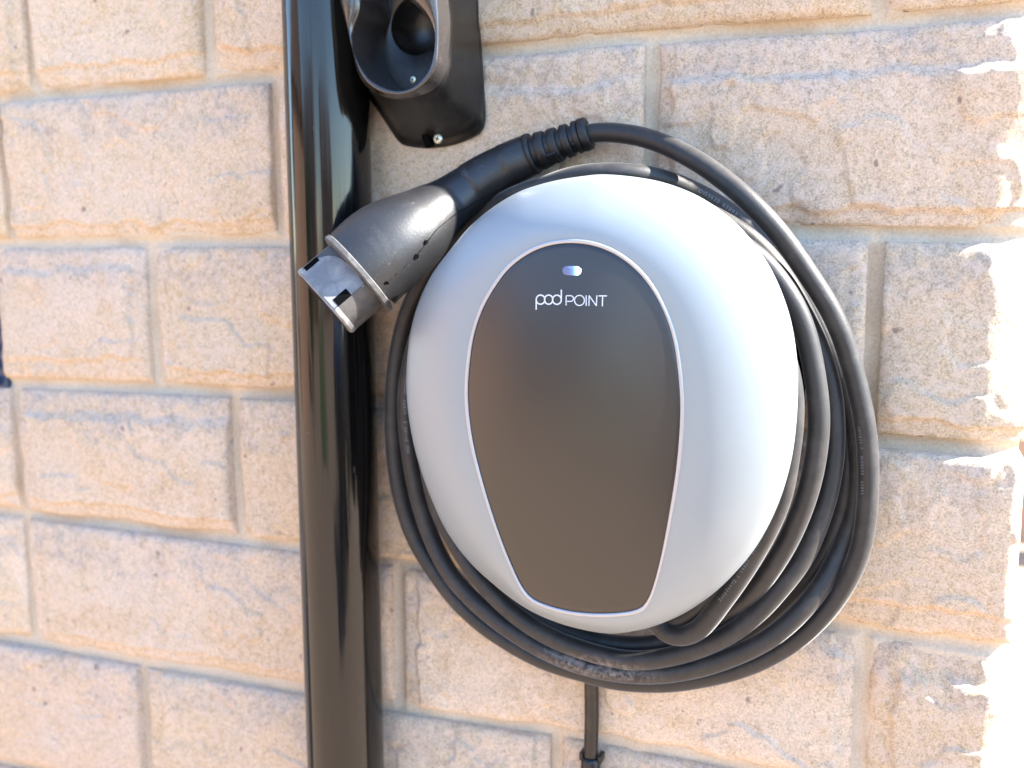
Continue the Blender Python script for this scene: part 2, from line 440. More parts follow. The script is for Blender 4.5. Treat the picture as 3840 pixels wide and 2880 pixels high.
# ------------------------------------------------------------------ downpipe
PC = 0.047
top, bot = pix(1214, 0, PC), pix(1298, 2880, PC)
px_ = (pix(1227, 376, PC)[0] + pix(1240, 723, PC)[0] + pix(1298, 2880, PC)[0])/3
dp = thing('downpipe', 'glossy black plastic rainwater downpipe running up the stone wall', 'downpipe')
dp.location = (0, 0, 0)
x0p = float(pix(1228, 376, PC)[0]); x1p = float(pix(1297.5, 2880, PC)[0]); za_, zb_ = float(pix(1228, 376, PC)[2]), float(pix(1298, 2880, PC)[2])
slope = (x0p-x1p)/(za_-zb_)
Pp = np.array([[x1p+slope*(z-zb_), -PC, z] for z in np.linspace(0.12, ZT+0.1, 80)])
n = 96; th = np.arange(n)*2*math.pi/n
V, F = [], []
for a in Pp:
    for t in th: V.append((a[0]+0.0355*math.sin(t), a[1]-0.0355*math.cos(t), a[2]))
for i in range(len(Pp)-1):
    for j in range(n): F.append((i*n+j, i*n+(j+1) % n, (i+1)*n+(j+1) % n, (i+1)*n+j))
mesh_obj('pipe', V, F, M['pipe'], dp)
for z in (0.45, 2.15):
    xz = x1p+slope*(z-zb_)
    cl = []
    for zz, rr in ((z-0.015, 0.0352), (z-0.015, 0.0385), (z+0.015, 0.0385), (z+0.015, 0.0352)):
        cl.append([(xz+rr*math.sin(t), -PC-rr*math.cos(t), zz) for t in th])
    Vc = [p for ringc in cl for p in ringc]
    Fc = [(i*n+j, i*n+(j+1) % n, ((i+1) % 4)*n+(j+1) % n, ((i+1) % 4)*n+j) for i in range(4) for j in range(n)]
    c_ = mesh_obj('pipe_clip', Vc, Fc, M['black'], dp, smooth=False)

# ------------------------------------------------------------------ charger
body_px = [(2268,654),(2180,661),(2092,675),(2010,696),(1938,723),(1850,776),(1761,850),(1684,942),(1619,1030),(1569,1136),(1538,1252),(1525,1390),(1528,1510),(1541,1608),
           (1566,1717),(1610,1847),(1675,1987),(1762,2104),(1870,2200),(1979,2274),(2087,2325),(2196,2357),(2290,2372),(2360,2366),(2440,2350),(2530,2318),(2621,2266),
           (2711,2194),(2801,2097),(2865,2002),(2919,1889),(2958,1765),(2980,1636),(2990,1482),(2986,1344),(2960,1190),(2906,1044),(2837,929),(2745,825),(2630,742),(2514,692),(2399,666)]
panel_px = [(2142,907),(2053,921),(1980,954),(1912,1008),(1856,1083),(1814,1160),(1784,1250),(1767,1367),(1762,1490),(1779,1640),(1822,1815),(1879,2006),(1922,2130),
            (1953,2204),(1984,2245),(2026,2268),(2100,2290),(2180,2303),(2268,2307),(2345,2303),(2395,2291),(2422,2265),(2449,2205),(2485,2079),(2521,1907),(2548,1744),
            (2562,1580),(2560,1444),(2537,1275),(2491,1144),(2422,1036),(2335,960),(2240,918)]
PL, PP = 0.114, 0.137
CPX = (2185, 1500)
def ring_by_angle(pts, n=240):
    c = catmull(np.array(pts, float), 12, True)
    ang = np.arctan2(c[:, 1]-CPX[1], c[:, 0]-CPX[0]); rad = np.hypot(c[:, 0]-CPX[0], c[:, 1]-CPX[1])
    o = np.argsort(ang); ang, rad = ang[o], rad[o]
    th_ = -math.pi + (np.arange(n)+0.5)*2*math.pi/n
    rr = np.interp(th_, ang, rad, period=2*math.pi)
    return np.stack([CPX[0]+rr*np.cos(th_), CPX[1]+rr*np.sin(th_)], 1)
NB = 240
bo, po = ring_by_angle(body_px, NB), ring_by_angle(panel_px, NB)
O3 = np.array([pix(x, y, PL) for x, y in bo]); Q3 = np.array([pix(x, y, PP) for x, y in po])
C3 = pix(CPX[0], CPX[1], PP)
pcen = Q3.mean(0)
def bulge(X, Z):
    """front of the unit is a shallow dome: extra depth at wall coordinates X, Z"""
    return 0.018*(1 - ((X-pcen[0])/0.085)**2*0.78 - ((Z-pcen[2])/0.145)**2)
ch = thing('car_charger', 'silver egg shaped car charger with dark front panel and blue white light', 'charger')
def rings_mesh(name, rings, mat, parent, cap_last=False, cap_first=False):
    V, F = [], []
    n_ = len(rings[0])
    for r_ in rings: V += list(r_)
    for i in range(len(rings)-1):
        for j in range(n_):
            F.append((i*n_+j, i*n_+(j+1) % n_, (i+1)*n_+(j+1) % n_, (i+1)*n_+j))
    if cap_first: F.append(tuple(range(n_)))
    if cap_last:
        V.append(np.mean(rings[-1], 0)); c_ = len(V)-1; b_ = (len(rings)-1)*n_
        F += [(b_+j, b_+(j+1) % n_, c_) for j in range(n_)]
    return mesh_obj(name, V, F, mat, parent)
edge_b = np.array([bulge(q_[0], q_[2]) for q_ in Q3])
rings = []
ctr = O3.mean(0)
def inset(Rg, f, y): 
    r_ = ctr + (Rg-ctr)*f; r_ = r_.copy(); r_[:, 1] = y; return r_
rings.append(inset(O3, 0.955, -(PL-0.012)))
rings.append(inset(O3, 0.985, -(PL-0.012)))
rings.append(inset(O3, 0.9945, -(PL-0.0105)))
rings.append(inset(O3, 0.9985, -(PL-0.006)))
rings.append(inset(O3, 1.0, -PL))
K = 30
for i in range(1, K+1):
    t = i/K
    r_ = O3*(1-t) + Q3*t
    f = 1-(1-t)**2.1
    fil = 0.0045*(1-math.exp(-t*30))
    r_[:, 1] = -(PL + (PP-PL-0.0045)*f + fil*(1) + edge_b*f)
    rings.append(r_)
# groove where the bezel sits
rings_mesh('front_cover', rings, M['shell'], ch)
last = rings[-1]
# bezel: a raised bead around the panel
pc2 = last.mean(0)
beadr = []
nb = 10
for a in range(nb):
    al = 2*math.pi*a/nb
    rad_ = 0.0010
    nrm = last - pc2; nrm[:, 1] = 0; nrm /= np.linalg.norm(nrm, axis=1)[:, None]
    r_ = last + nrm*(0.0006+1.5*rad_*math.cos(al)); r_[:, 1] -= rad_*math.sin(al)*0.9
    beadr.append(r_)
V, F = [], []
for r_ in beadr: V += list(r_)
for i in range(nb):
    for j in range(NB): F.append((i*NB+j, i*NB+(j+1) % NB, ((i+1) % nb)*NB+(j+1) % NB, ((i+1) % nb)*NB+j))
mesh_obj('bezel', V, F, M['bezel'], ch)
# dark panel
def surf_y(X, Z): return -(PP + bulge(X, Z))
rg = []
for f in (1.0, 0.992, 0.96, 0.9, 0.8, 0.7, 0.6, 0.5, 0.4, 0.3, 0.2, 0.1, 0.04):
    r_ = pc2 + (last-pc2)*f; r_ = r_.copy()
    r_[:, 1] = [surf_y(a[0], a[2]) for a in r_]
    if f == 1.0: r_[:, 1] += 0.0010
    rg.append(r_)
rings_mesh('front_panel', rg, M['panel'], ch, cap_last=True)
# neck on which the cable is wound; the near-black back plate paints shade into the gaps
neck = [inset(O3, 0.80, 0.001), inset(O3, 0.80, -(PL-0.013)), inset(O3, 0.955, -(PL-0.0125))]
rings_mesh('neck', neck, M['hole'], ch)
rings_mesh('back_plate', [inset(O3, 0.975, 0.0), inset(O3, 0.975, -0.020), inset(O3, 0.78, -0.0205)], M['hole'], ch, cap_first=True)
def on_panel(x, y, lift=0.0004):
    p = PP+0.01
    for _ in range(6):
        w = pix(x, y, p); p = -surf_y(w[0], w[2]) + lift
    return pix(x, y, p)
def ribbon(pts, width, lift=0.0004, closed=False):
    """flat printed stroke on the panel, pts in photograph pixels"""
    P2 = np.array(pts, float); m = len(P2)
    if closed: T = np.roll(P2, -1, 0)-np.roll(P2, 1, 0)
    else: T = np.gradient(P2, axis=0)
    T /= np.linalg.norm(T, axis=1)[:, None]; Nn = np.stack([-T[:, 1], T[:, 0]], 1)
    V = [on_panel(*(p+s*nn*width/2), lift) for p, nn in zip(P2, Nn) for s in (-1, 1)]
    F = [(2*i, 2*i+1, 2*((i+1) % m)+1, 2*((i+1) % m)) for i in range(m if closed else m-1)]
    return V, F
def z7(x, y): return (1900+x*0.226, 950+y*0.226)
def circ(cx, cy, rx, ry, n=40, a0=0, a1=360): return [z7(cx+rx*math.cos(R(a0+(a1-a0)*i/n)), cy+ry*math.sin(R(a0+(a1-a0)*i/n))) for i in range(n+(0 if abs(a1-a0) == 360 else 1))]
def line(*pts): return resample(np.array([z7(*p) for p in pts]), 4)
W1, W2 = 5.0, 3.8
logo = [('letter_p', [ribbon(circ(562, 768, 72, 76), W1, closed=True), ribbon(line((490, 768), (490, 935)), W1, 0.0005)]),
        ('letter_o', [ribbon(circ(697, 768, 68, 76), W1, 0.0006, closed=True)]),
        ('letter_d', [ribbon(circ(834, 770, 72, 76), W1, closed=True), ribbon(line((907, 603), (907, 775)), W1, 0.0005)]),
        ('letter_p', [ribbon(line((987, 865), (987, 703), (1060, 703)), W2), ribbon([*line((1058, 703), (1062, 703)), *circ(1062, 750, 47, 47, 20, -90, 90), *line((1060, 797), (1000, 797))], W2, 0.0005)]),
        ('letter_o', [ribbon(circ(1208, 781, 82, 84), W2, closed=True)]),
        ('letter_i', [ribbon(line((1320, 697), (1320, 872)), W2)]),
        ('letter_n', [ribbon(line((1365, 872), (1368, 700)), W2), ribbon(line((1368, 700), (1489, 872)), W2, 0.0005), ribbon(line((1489, 875), (1497, 697)), W2, 0.0006)]),
        ('letter_t', [ribbon(line((1525, 706), (1664, 706)), W2), ribbon(line((1592, 706), (1588, 878)), W2, 0.0005)])]
for nm, rb in logo:
    V, F = merge(rb); mesh_obj(nm, V, F, M['print'], ch, smooth=False)
# status light: a pill with a lit right half
x0, x1, yc, hr = 2126.5, 2162.5, 1014.5, 17.5
pill = [(x1+hr*math.cos(R(a)), yc+1.5+hr*math.sin(R(a))) for a in range(-90, 91, 10)] + [(x0+hr*math.cos(R(a)), yc+hr*math.sin(R(a))) for a in range(90, 271, 10)]
def pill_ring(s, lift): 
    c_ = np.array([(x0+x1)/2, yc]); return [on_panel(*(np.array(p)-0*c_ if s == 1 else c_+(np.array(p)-c_)*s), lift) for p in pill]
q = NT('status_light'); tc = q.n('ShaderNodeTexCoord'); sx = q.n('ShaderNodeSeparateXYZ'); q.l(tc.outputs['Generated'], sx.inputs[0])
q.b.inputs['Base Color'].default_value = (0.10, 0.11, 0.20, 1); q.b.inputs['Roughness'].default_value = 0.3
col_ = q.ramp(sx.outputs[0], [(0.30, (0.20, 0.26, 0.60)), (0.55, (0.16, 0.45, 0.95)), (0.78, (0.65, 0.95, 1.0))])
q.l(col_, q.b.inputs['Emission Color']); q.l(q.ramp(sx.outputs[0], [(0.0, 0.02), (0.35, 0.035), (0.55, 0.08), (0.80, 0.22)]), q.b.inputs['Emission Strength'])
M['led'] = q.m
rings_mesh('status_light', [pill_ring(1.0, -0.0002), pill_ring(1.0, 0.0006), pill_ring(0.85, 0.0009)], M['led'], ch, cap_last=True)

# supply conduit under the unit
sc = thing('supply_conduit', 'short dark supply conduit below the charger entering a gland', 'conduit')
cp = [(2214, 2250, 0.03), (2216, 2450, 0.022), (2218, 2600, 0.018), (2219, 2700, 0.017), (2216, 2800, 0.017), (2214, 2900, 0.017), (2212, 3050, 0.017), (2212, 3400, 0.017)]
CP = resample(catmull(np.array([pix(*c_) for c_ in cp]), 8), 0.004)
V, F = sweep(CP, 0.0062, 20); mesh_obj('conduit', V, F, M['black'], sc)
a = pix(2215, 2838, 0.018); b = pix(2213, 2960, 0.018)
GP = np.array([a, a+(b-a)*0.04, a+(b-a)*0.08, a+(b-a)*0.45, a+(b-a)*0.55, b])
V, F = sweep(GP, np.array([0.0068, 0.0080, 0.0086, 0.0086, 0.0090, 0.0090]), 12); auto_smooth(mesh_obj('gland', V, F, M['black'], sc), 30)
for sg in (-1, 1):
    e = a + np.array([sg*0.0082, 0.004, -0.001]); box('clip_tab', tuple(e), (0.004, 0.012, 0.007), M['black'], sc, bevel=0.001)

# ------------------------------------------------------------------ charging cable
loop = [ # x, y, depth
 (2140,522,.033),(2215,498,.032),(2290,496,.032),(2400,511,.036),(2490,541,.043),(2575,582,.050),(2660,634,.057),(2756,707,.063),(2830,775,.066),(2900,848,.066),(2960,925,.062),(3022,1016,.058),(3090,1120,.055),(3150,1238,.052),
 (3193,1370,.049),(3217,1463,.048),(3245,1600,.047),(3256,1750,.046),(3250,1920,.045),(3221,2080,.044),(3155,2215,.043),(3063,2331,.042),(2939,2430,.041),(2777,2508,.040),
 (2560,2556,.039),(2420,2562,.039),(2293,2551,.038),(2160,2516,.038),(2070,2490,.038),(1980,2450,.038),(1890,2398,.038),(1800,2335,.038),(1710,2250,.038),(1650,2172,.038),(1592,2085,.038),
 (1546,2000,.038),(1503,1862,.038),(1480,1717,.038),(1473,1572,.038),(1476,1450,.038),(1489,1340,.038),(1515,1215,.037),(1560,1100,.036),(1630,985,.036),(1740,860,.038),(1870,765,.042),(1960,722,.054),
 (2050,694,.061),(2120,668,.063),(2207,651,.063),(2300,647,.062),(2400,655,.056),(2490,673,.045),(2560,698,.039),(2650,742,.031),(2740,800,.027),(2820,868,.025),(2910,960,.024),(2990,1070,.028),(3065,1210,.026),
 (3122,1330,.025),(3160,1450,.025),(3182,1600,.026),(3182,1717,.027),(3173,1825,.028),(3151,1934,.028),(3086,2090,.028),(3023,2168,.027),(2933,2258,.025),(2830,2345,.023),(2650,2440,.020),(2450,2480,.020),
 (2200,2450,.020),(1950,2330,.020),(1760,2120,.020),(1640,1870,.022),(1600,1600,.024),(1610,1350,.026),(1690,1120,.030),(1850,920,.034),(2100,800,.038),(2400,745,.044),(2600,780,.050),
 (2735,845,.052),(2830,910,.051),(2905,990,.049),(2962,1075,.047),(3015,1175,.045),(3065,1285,.044),(3103,1400,.044),(3124,1500,.044),(3130,1608,.044),(3127,1717,.045),(3109,1825,.047),(3079,1934,.050),(3012,2095,.055),
 (2946,2181,.058),(2865,2275,.060),(2775,2352,.061),(2662,2416,.061),(2526,2460,.061),(2390,2478,.061),(2293,2466,.061),(2176,2434,.060),(2058,2387,.059),(1941,2312,.058),(1847,2227,.057),(1773,2138,.056),
 (1710,2040,.052),(1640,1900,.048),(1600,1700,.046),(1595,1450,.044),(1640,1200,.040),(1760,960,.036),(1960,800,.030),(2250,700,.024),(2520,730,.020),(2740,850,.018),(2920,1010,.018),(3060,1200,.020),(3150,1390,.024),
 (3198,1550,.028),(3214,1680,.030),(3216,1800,.030),(3205,1920,.031),(3172,2023,.034),(3138,2095,.038),(3096,2172,.044),(3040,2253,.050),(2955,2340,.054),(2865,2407,.056),(2752,2461,.056),(2616,2506,.056),(2450,2530,.056),
 (2293,2520,.056),(2200,2500,.056),(2105,2468,.056),(1988,2410,.056),(1870,2332,.055),(1776,2252,.053),(1700,2170,.051),(1655,2095,.049),(1613,2006,.046),(1568,1862,.044),(1540,1717,.043),(1524,1572,.042),(1530,1420,.041),
 (1590,1200,.043),(1720,980,.048),(1930,820,.056),(2200,770,.064),(2480,800,.072),(2680,870,.076),(2790,925,.076),(2870,990,.076),(2940,1080,.075),(2988,1160,.074),(3028,1270,.073),(3054,1400,.073),(3069,1510,.073),(3071,1608,.073),
 (3059,1717,.073),(3036,1825,.072),(2999,1934,.071),(2950,2040,.069),(2890,2136,.066),(2820,2226,.060),(2730,2300,.052),(2610,2370,.044),(2480,2412,.040),(2350,2420,.040),(2200,2395,.040),(2030,2320,.042),
 (1850,2170,.046),(1720,1950,.05),(1650,1650,.056),(1660,1350,.062),(1770,1060,.068),(2000,870,.074),(2300,820,.078),(2600,910,.082),(2790,1060,.086),(2905,1240,.088),(2960,1400,.089),
 (2975,1500,.089),(2972,1608,.089),(2960,1700,.089),(2936,1844,.088),(2899,1945,.087),(2856,2030,.086),(2803,2120,.085),(2746,2205,.084),(2690,2280,.083),(2645,2340,.082),(2597,2378,.081),(2545,2390,.080),
 (2498,2376,.078),(2463,2340,.076),(2445,2290,.074),(2440,2220,.072)]
CR = 0.0076
LP3 = np.array([pix(*c_) for c_ in loop])
LPs = resample(catmull(LP3, 10), 0.0028)
k5 = np.ones(9)/9                                   # take the hand-placed wobble out
pad = np.pad(LPs, ((4, 4), (0, 0)), mode='edge'); LPs = np.stack([np.convolve(pad[:, i], k5, 'valid') for i in range(3)], 1)
cab = thing('charging_cable', 'black charging cable coiled round the silver charger with its plug hanging over the downpipe', 'cable')
V, F = sweep(LPs, CR, 28); mesh_obj('cord', V, F, M['cable'], cab)

T2 = np.array([pix(*c_) for c_ in [(2900,1500,.074),(2930,1650,.076),(2920,1780,.077),(2890,1880,.077),(2845,1975,.077),(2800,2060,.076),(2738,2145,.075),(2672,2226,.074),(2605,2288,.073),(2540,2325,.072),(2475,2330,.070),(2420,2280,.066)]])
V, F = sweep(resample(catmull(T2, 10), 0.003), CR, 28); mesh_obj('cord', V, F, M['cable'], cab)

# print along the cord
def glyph_mesh(text, size):
    cu = bpy.data.curves.new('print', 'FONT'); cu.body = text; cu.size = size; cu.align_x = 'CENTER'; cu.align_y = 'CENTER'
    ob = bpy.data.objects.new('print', cu); COL.objects.link(ob)
    dg = bpy.context.evaluated_depsgraph_get(); me = ob.evaluated_get(dg).to_mesh()
    V = np.array([v_.co[:] for v_ in me.vertices]) if len(me.vertices) else np.zeros((0, 3)); F = [tuple(p.vertices) for p in me.polygons]
    ob.evaluated_get(dg).to_mesh_clear(); bpy.data.objects.remove(ob); bpy.data.curves.remove(cu)
    return V, F
gcache = {}
Tc, Ac, Bc = frames(LPs)
arc = np.r_[0, np.cumsum(np.linalg.norm(np.diff(LPs, axis=0), axis=1))]
proj = np.array([[1920+FPX*np.dot(q_-CAM, RX)/zdepth(q_), 1440-FPX*np.dot(q_-CAM, UX)/zdepth(q_)] for q_ in LPs])
def cable_print(text, near, phi, size=0.0042, reverse=False, window=None):
    d_ = np.hypot(proj[:, 0]-near[0], proj[:, 1]-near[1])
    if window: d_[:window[0]] = 1e9; d_[window[1]:] = 1e9
    i0 = int(np.argmin(d_)); s = arc[i0]; parts = []
    for chr_ in text:
        adv = size*0.66
        if chr_ != ' ':
            if chr_ not in gcache: gcache[chr_] = glyph_mesh(chr_, 1.0)
            gv, gf = gcache[chr_]
            P0 = np.array([np.interp(s, arc, LPs[:, i]) for i in range(3)]); T0 = np.array([np.interp(s, arc, Tc[:, i]) for i in range(3)])
            A0 = np.array([np.interp(s, arc, Ac[:, i]) for i in range(3)]); B0 = np.cross(T0, A0)
            vv = []
            for g_ in gv:
                ax, ay = g_[0]*size, g_[1]*size
                if reverse: ax, ay = -ax, -ay
                # text runs along T; its up is round the cord
                ph = phi - ay/CR
                vv.append(P0 + T0*ax + (CR+0.00012)*(math.cos(ph)*A0 + math.sin(ph)*B0))
            parts.append((vv, gf))
        s += -adv if reverse else adv
        if s < 0 or s > arc[-1]: break
    V, F = merge(parts)
    return mesh_obj('cord_print', V, F, M['cprint'], cab, smooth=False)

# plug: rings along a bent axis
plug_axis = [ # x, y, depth, half width px
 (1352,1020,.116,176),(1395,975,.111,177),(1440,938,.105,176),(1487,905,.098,170),(1534,872,.090,158),(1580,838,.080,140),(1622,805,.071,122),(1664,775,.062,106),
 (1705,744,.055,96),(1765,700,.048,89),(1830,657,.043,85),(1900,620,.039,82),(1960,592,.036,80),(1996,576,.035,78)]
PA = np.array([list(pix(a, b, c_))+[d_*zdepth(pix(a, b, c_))/FPX] for a, b, c_, d_ in plug_axis])
PS = catmull(PA, 6)
V, F = sweep(PS[:, :3], PS[:, 3], 48, ry=PS[:, 3]*0.92)
hd = mesh_obj('plug_handle', V, F, M['plug'], cab)
# scalloped finger grips on the handle: shallow facets
me = hd.data
T_, A_, B_ = frames(PS[:, :3])
for i in range(len(PS)):
    u = i/(len(PS)-1)
    if 0.56 < u < 0.97:
        ph = ((u-0.56)/0.137) % 1.0
        for j in range(48):
            th_ = j*2*math.pi/48
            wgt = max(0, math.cos(th_ + 0.25))**2
            vtx = me.vertices[i*48+j]; c0 = Vector(PS[i, :3]); vtx.co = c0 + (vtx.co-c0)*(1-0.14*ph*wgt)
auto_smooth(hd, 50)
def cyl_between(a, b, ra, rb=None, n=48, seg=2):
    P_ = np.linspace(a, b, seg+1); return sweep(P_, np.linspace(ra, ra if rb is None else rb, seg+1), n)
ax0 = pix(1352, 1020, .116); nd = PS[0, :3]-PS[6, :3]
nose_end = pix(1218, 1134, .133); axd = nose_end-ax0; L = np.linalg.norm(axd); axd /= L
s0 = 176*zdepth(ax0)/FPX; sn = 152*zdepth(nose_end)/FPX
# collar flange
fl = [(-.0008, s0*0.99), (.0000, s0*1.03), (.0032, s0*1.035), (.0042, s0*1.01), (.0046, s0*0.9)]
Pf = np.array([ax0 + axd*t for t, _ in fl]); V, F = sweep(Pf, np.array([r_ for _, r_ in fl]), 64, ry=np.array([r_*0.95 for _, r_ in fl]))
auto_smooth(mesh_obj('collar', V, F, M['wornedge'], cab), 30)
# nose: hollow sleeve with a flattened face
def nose():
    n_ = 96; outs = []
    T0 = axd; up = np.array([0, -1.0, 0]); A0 = up - np.dot(up, T0)*T0; A0 /= np.linalg.norm(A0); B0 = np.cross(T0, A0)
    sg_ = -1.0 if np.dot(B0, UX) < 0 else 1.0
    A0, B0 = math.cos(R(9))*A0 + sg_*math.sin(R(9))*B0, math.cos(R(9))*B0 - sg_*math.sin(R(9))*A0
    prof = [(0.004, 1.0), (0.010, 1.0), (L*0.5, 1.0), (L-0.003, 1.0), (L-0.001, 0.985), (L, 0.955), (L, 0.86), (L-0.012, 0.85), (L-0.013, 0.2)]
    rings_ = []
    for t, f in prof:
        r_ = []
        for j in range(n_):
            th_ = 2*math.pi*j/n_
            x_, y_ = math.sin(th_), math.cos(th_)
            r_.append(ax0 + T0*t + sn*f*(x_*B0 + min(y_, 0.70)*A0*0.97))
        rings_.append(np.array(r_))
    return rings_, A0, B0
rn, A0, B0 = nose()
auto_smooth(rings_mesh('plug_nose', rn, M['nose'], cab, cap_last=True), 40)
# the pale arched plate on the flat, and two slots
def nose_pt(t, w, lift): return ax0 + axd*t + sn*(w*B0) + A0*(sn*0.70*0.97+lift)
sgn = 1.0
test = nose_pt(L*0.5, 0.5, 0); tp = 1440-FPX*np.dot(test-CAM, UX)/zdepth(test)
mid = nose_pt(L*0.5, 0.0, 0); mp_ = 1440-FPX*np.dot(mid-CAM, UX)/zdepth(mid)
sgn = 1.0 if tp > mp_ else -1.0            # +w is down the picture
arch = [(L*(1-a/146), (w+.08)*.86) for a, w in ((6,-.82),(45,-.88),(75,-.82),(100,-.68),(115,-.52),(124,-.3),(129,0),(128,.4),(122,.72),(50,.72),(6,.70))]
top_ = [nose_pt(t, w*sgn, 0.0010) for t, w in arch]; bot_ = [nose_pt(t, w*sgn, -0.0006) for t, w in arch]
m_ = len(arch); V = top_+bot_; F = [tuple(range(m_))] + [(i, i+m_, (i+1) % m_+m_, (i+1) % m_) for i in range(m_)]
mesh_obj('latch_plate', V, F, M['plate'], cab, smooth=False)
for w0, w1_ in ((-0.70, -0.57), (0.48, 0.70)):
    q4 = [(L*(1-20/146), w0), (L*(1-20/146), w1_), (L*(1-72/146), w1_), (L*(1-72/146), w0)]
    V = [nose_pt(t, w*sgn, 0.0013) for t, w in q4]+[nose_pt(t, w*sgn, -0.003) for t, w in q4]
    F = [(0, 1, 2, 3)]+[(i, i+4, (i+1) % 4+4, (i+1) % 4) for i in range(4)]
    mesh_obj('latch_slot', V, F, M['hole'], cab, smooth=False)  # solid black block, the slot's shade is in its colour
ring_e = []
for f_, t_ in ((1.006, L-0.0045), (1.012, L-0.003), (1.012, L-0.001), (0.965, L+0.0006), (0.87, L+0.0006)):
    rr_ = []
    for j in range(96):
        th_ = 2*math.pi*j/96; rr_.append(ax0 + axd*t_ + sn*f_*(math.sin(th_)*B0 + min(math.cos(th_), 0.70)*A0*0.97))
    ring_e.append(np.array(rr_))
auto_smooth(rings_mesh('nose_rim', ring_e, M['plate'], cab), 40)
# small moulded triangle mark beside the plate
tm = [(L*0.13, .70), (L*0.30, .62), (L*0.22, .84)]
V = [nose_pt(t, w*sgn*0.9, -0.0002) for t, w in tm]
V2 = [v_+A0*0.0006 for v_ in V]
c0_ = sum(V2)/3; V3 = [c0_+(v_-c0_)*0.5 for v_ in V2]
mesh_obj('triangle_mark', V2+V3, [(i_, (i_+1) % 3, (i_+1) % 3+3, i_+3) for i_ in range(3)], M['cprint'], cab, smooth=False)
# small screw holes and seam along the plug
def on_plug(x, y):
    """nearest point of the handle surface seen at this pixel"""
    best = None
    d = FX + (x-1920)/FPX*RX - (y-1440)/FPX*UX
    for p in np.linspace(.18, .0, 240):
        w = pix(x, y, p)
        dd = np.linalg.norm(PS[:, :3]-w, axis=1); i = int(np.argmin(dd/ PS[:, 3]))
        T0 = T_[i]; rel = w-PS[i, :3]; rel = rel-np.dot(rel, T0)*T0
        e = math.hypot(np.dot(rel, A_[i])/(PS[i, 3]*0.92), np.dot(rel, B_[i])/PS[i, 3])
        if e < 1.0: return w, i
    return None
seam_px = [(1425,1160),(1447,1085),(1455,1055),(1500,1015),(1560,962),(1600,910),(1640,858),(1700,808),(1760,772),(1817,738),(1880,705),(1960,665)]
sp_ = []
for a, b in resample(np.array(seam_px[2:], float), 12):
    h_ = on_plug(a, b)
    if h_: sp_.append(h_[0] + (h_[0]-PS[h_[1], :3])*0.004)
if len(sp_) > 3:
    V, F = sweep(np.array(sp_), 0.00022, 5); mesh_obj('seam', V, F, M['hole'], cab)
for (a, b), (sa, sb) in (((1598, 908), (8, 9)), ((1562, 962), (10, 9)), ((1448, 1064), (11, 8))):
    h_ = on_plug(a, b)
    if not h_: continue
    c0, i = h_; nn = c0-PS[i, :3]; nn /= np.linalg.norm(nn)
    rad = sa*zdepth(c0)/FPX
    V, F = sweep(np.array([c0-nn*0.004, c0-nn*0.001, c0+nn*0.0004]), rad, 12); auto_smooth(mesh_obj('screw_hole', V, F, M['hole'], cab), 30)
# strain relief: tapering sleeve with stepped ribs
ra, rb_ = pix(1988, 580, .0350), pix(2212, 497, .032)
r0, r1 = 76*zdepth(ra)/FPX, 50*zdepth(rb_)/FPX
N_ = 120; ts = np.linspace(0, 1, N_); Pr = np.array([ra+(rb_-ra)*t for t in ts]); base_r = r0+(r1-r0)*ts
V, F = sweep(Pr, base_r*0.86, 32); mesh_obj('strain_relief', V, F, M['relief'], cab)
for t0, t1, k_ in ((0.00, 0.085, 1.05), (0.15, 0.31, 1.00), (0.37, 0.51, 1.02), (0.57, 0.70, 1.06), (0.76, 0.86, 1.12), (0.86, 1.0, 1.20)):
    tt = np.array([t0, t0+0.008, t0+0.02, t1-0.02, t1-0.008, t1]); rr = np.interp(tt, ts, base_r)*k_*np.array([0.86, 0.96, 1.0, 1.0, 0.96, 0.84])
    V, F = sweep(np.array([ra+(rb_-ra)*t for t in tt]), rr, 40); auto_smooth(mesh_obj('relief_rib', V, F, M['relief'], cab), 50)
# webs linking the ribs
Tr = (rb_-ra)/np.linalg.norm(rb_-ra); up = np.array([0, -1.0, 0]); Ar = up-np.dot(up, Tr)*Tr; Ar /= np.linalg.norm(Ar); Br = np.cross(Tr, Ar)
for t0, t1, ang in ((0.05, 0.22, 150), (0.30, 0.45, 52), (0.52, 0.66, 200), (0.71, 0.84, 48), (0.30, 0.45, 232), (0.71, 0.84, 228)):
    s_ = -1 if np.dot(Br, UX) > 0 else 1
    for_dir = math.cos(R(ang))*Ar + s_*math.sin(R(ang))*Br
    rm = np.interp((t0+t1)/2, ts, base_r)
    cpt = ra+(rb_-ra)*(t0+t1)/2 + for_dir*rm*0.90
    rotm = Matrix((Vector(Tr), Vector(np.cross(for_dir, Tr)), Vector(for_dir))).transposed()
    box('relief_web', tuple(cpt), ((t1-t0)*np.linalg.norm(rb_-ra), rm*0.8, rm*0.28), M['relief'], cab, rot=rotm, bevel=0.0008)

Ncab = len(LPs)
cable_print('4G6.0+1X0.5  62893  H05BZ5-F  EVC  6288893/IEC123', (1527, 1690), 0.35, 0.0040, False, (int(Ncab*.5), Ncab))
cable_print('IEC 62893-3  EN50620  Guangdong  EN50620  62893-3 Guangdong', (2972, 1620), 0.25, 0.0036, False, (int(Ncab*.85), Ncab))
cable_print('Guangdong  EN50620  62893', (2040, 2446), 0.55, 0.0030, True, (int(Ncab*.55), Ncab))
cable_print('H05BZ5-F  EN50620  62893', (3190, 1600), 0.55, 0.0032, False, (0, int(Ncab*.2)))
cable_print('EN50620 62893', (2610, 722), -0.35, 0.0042, False, (int(Ncab*.2), int(Ncab*.4)))


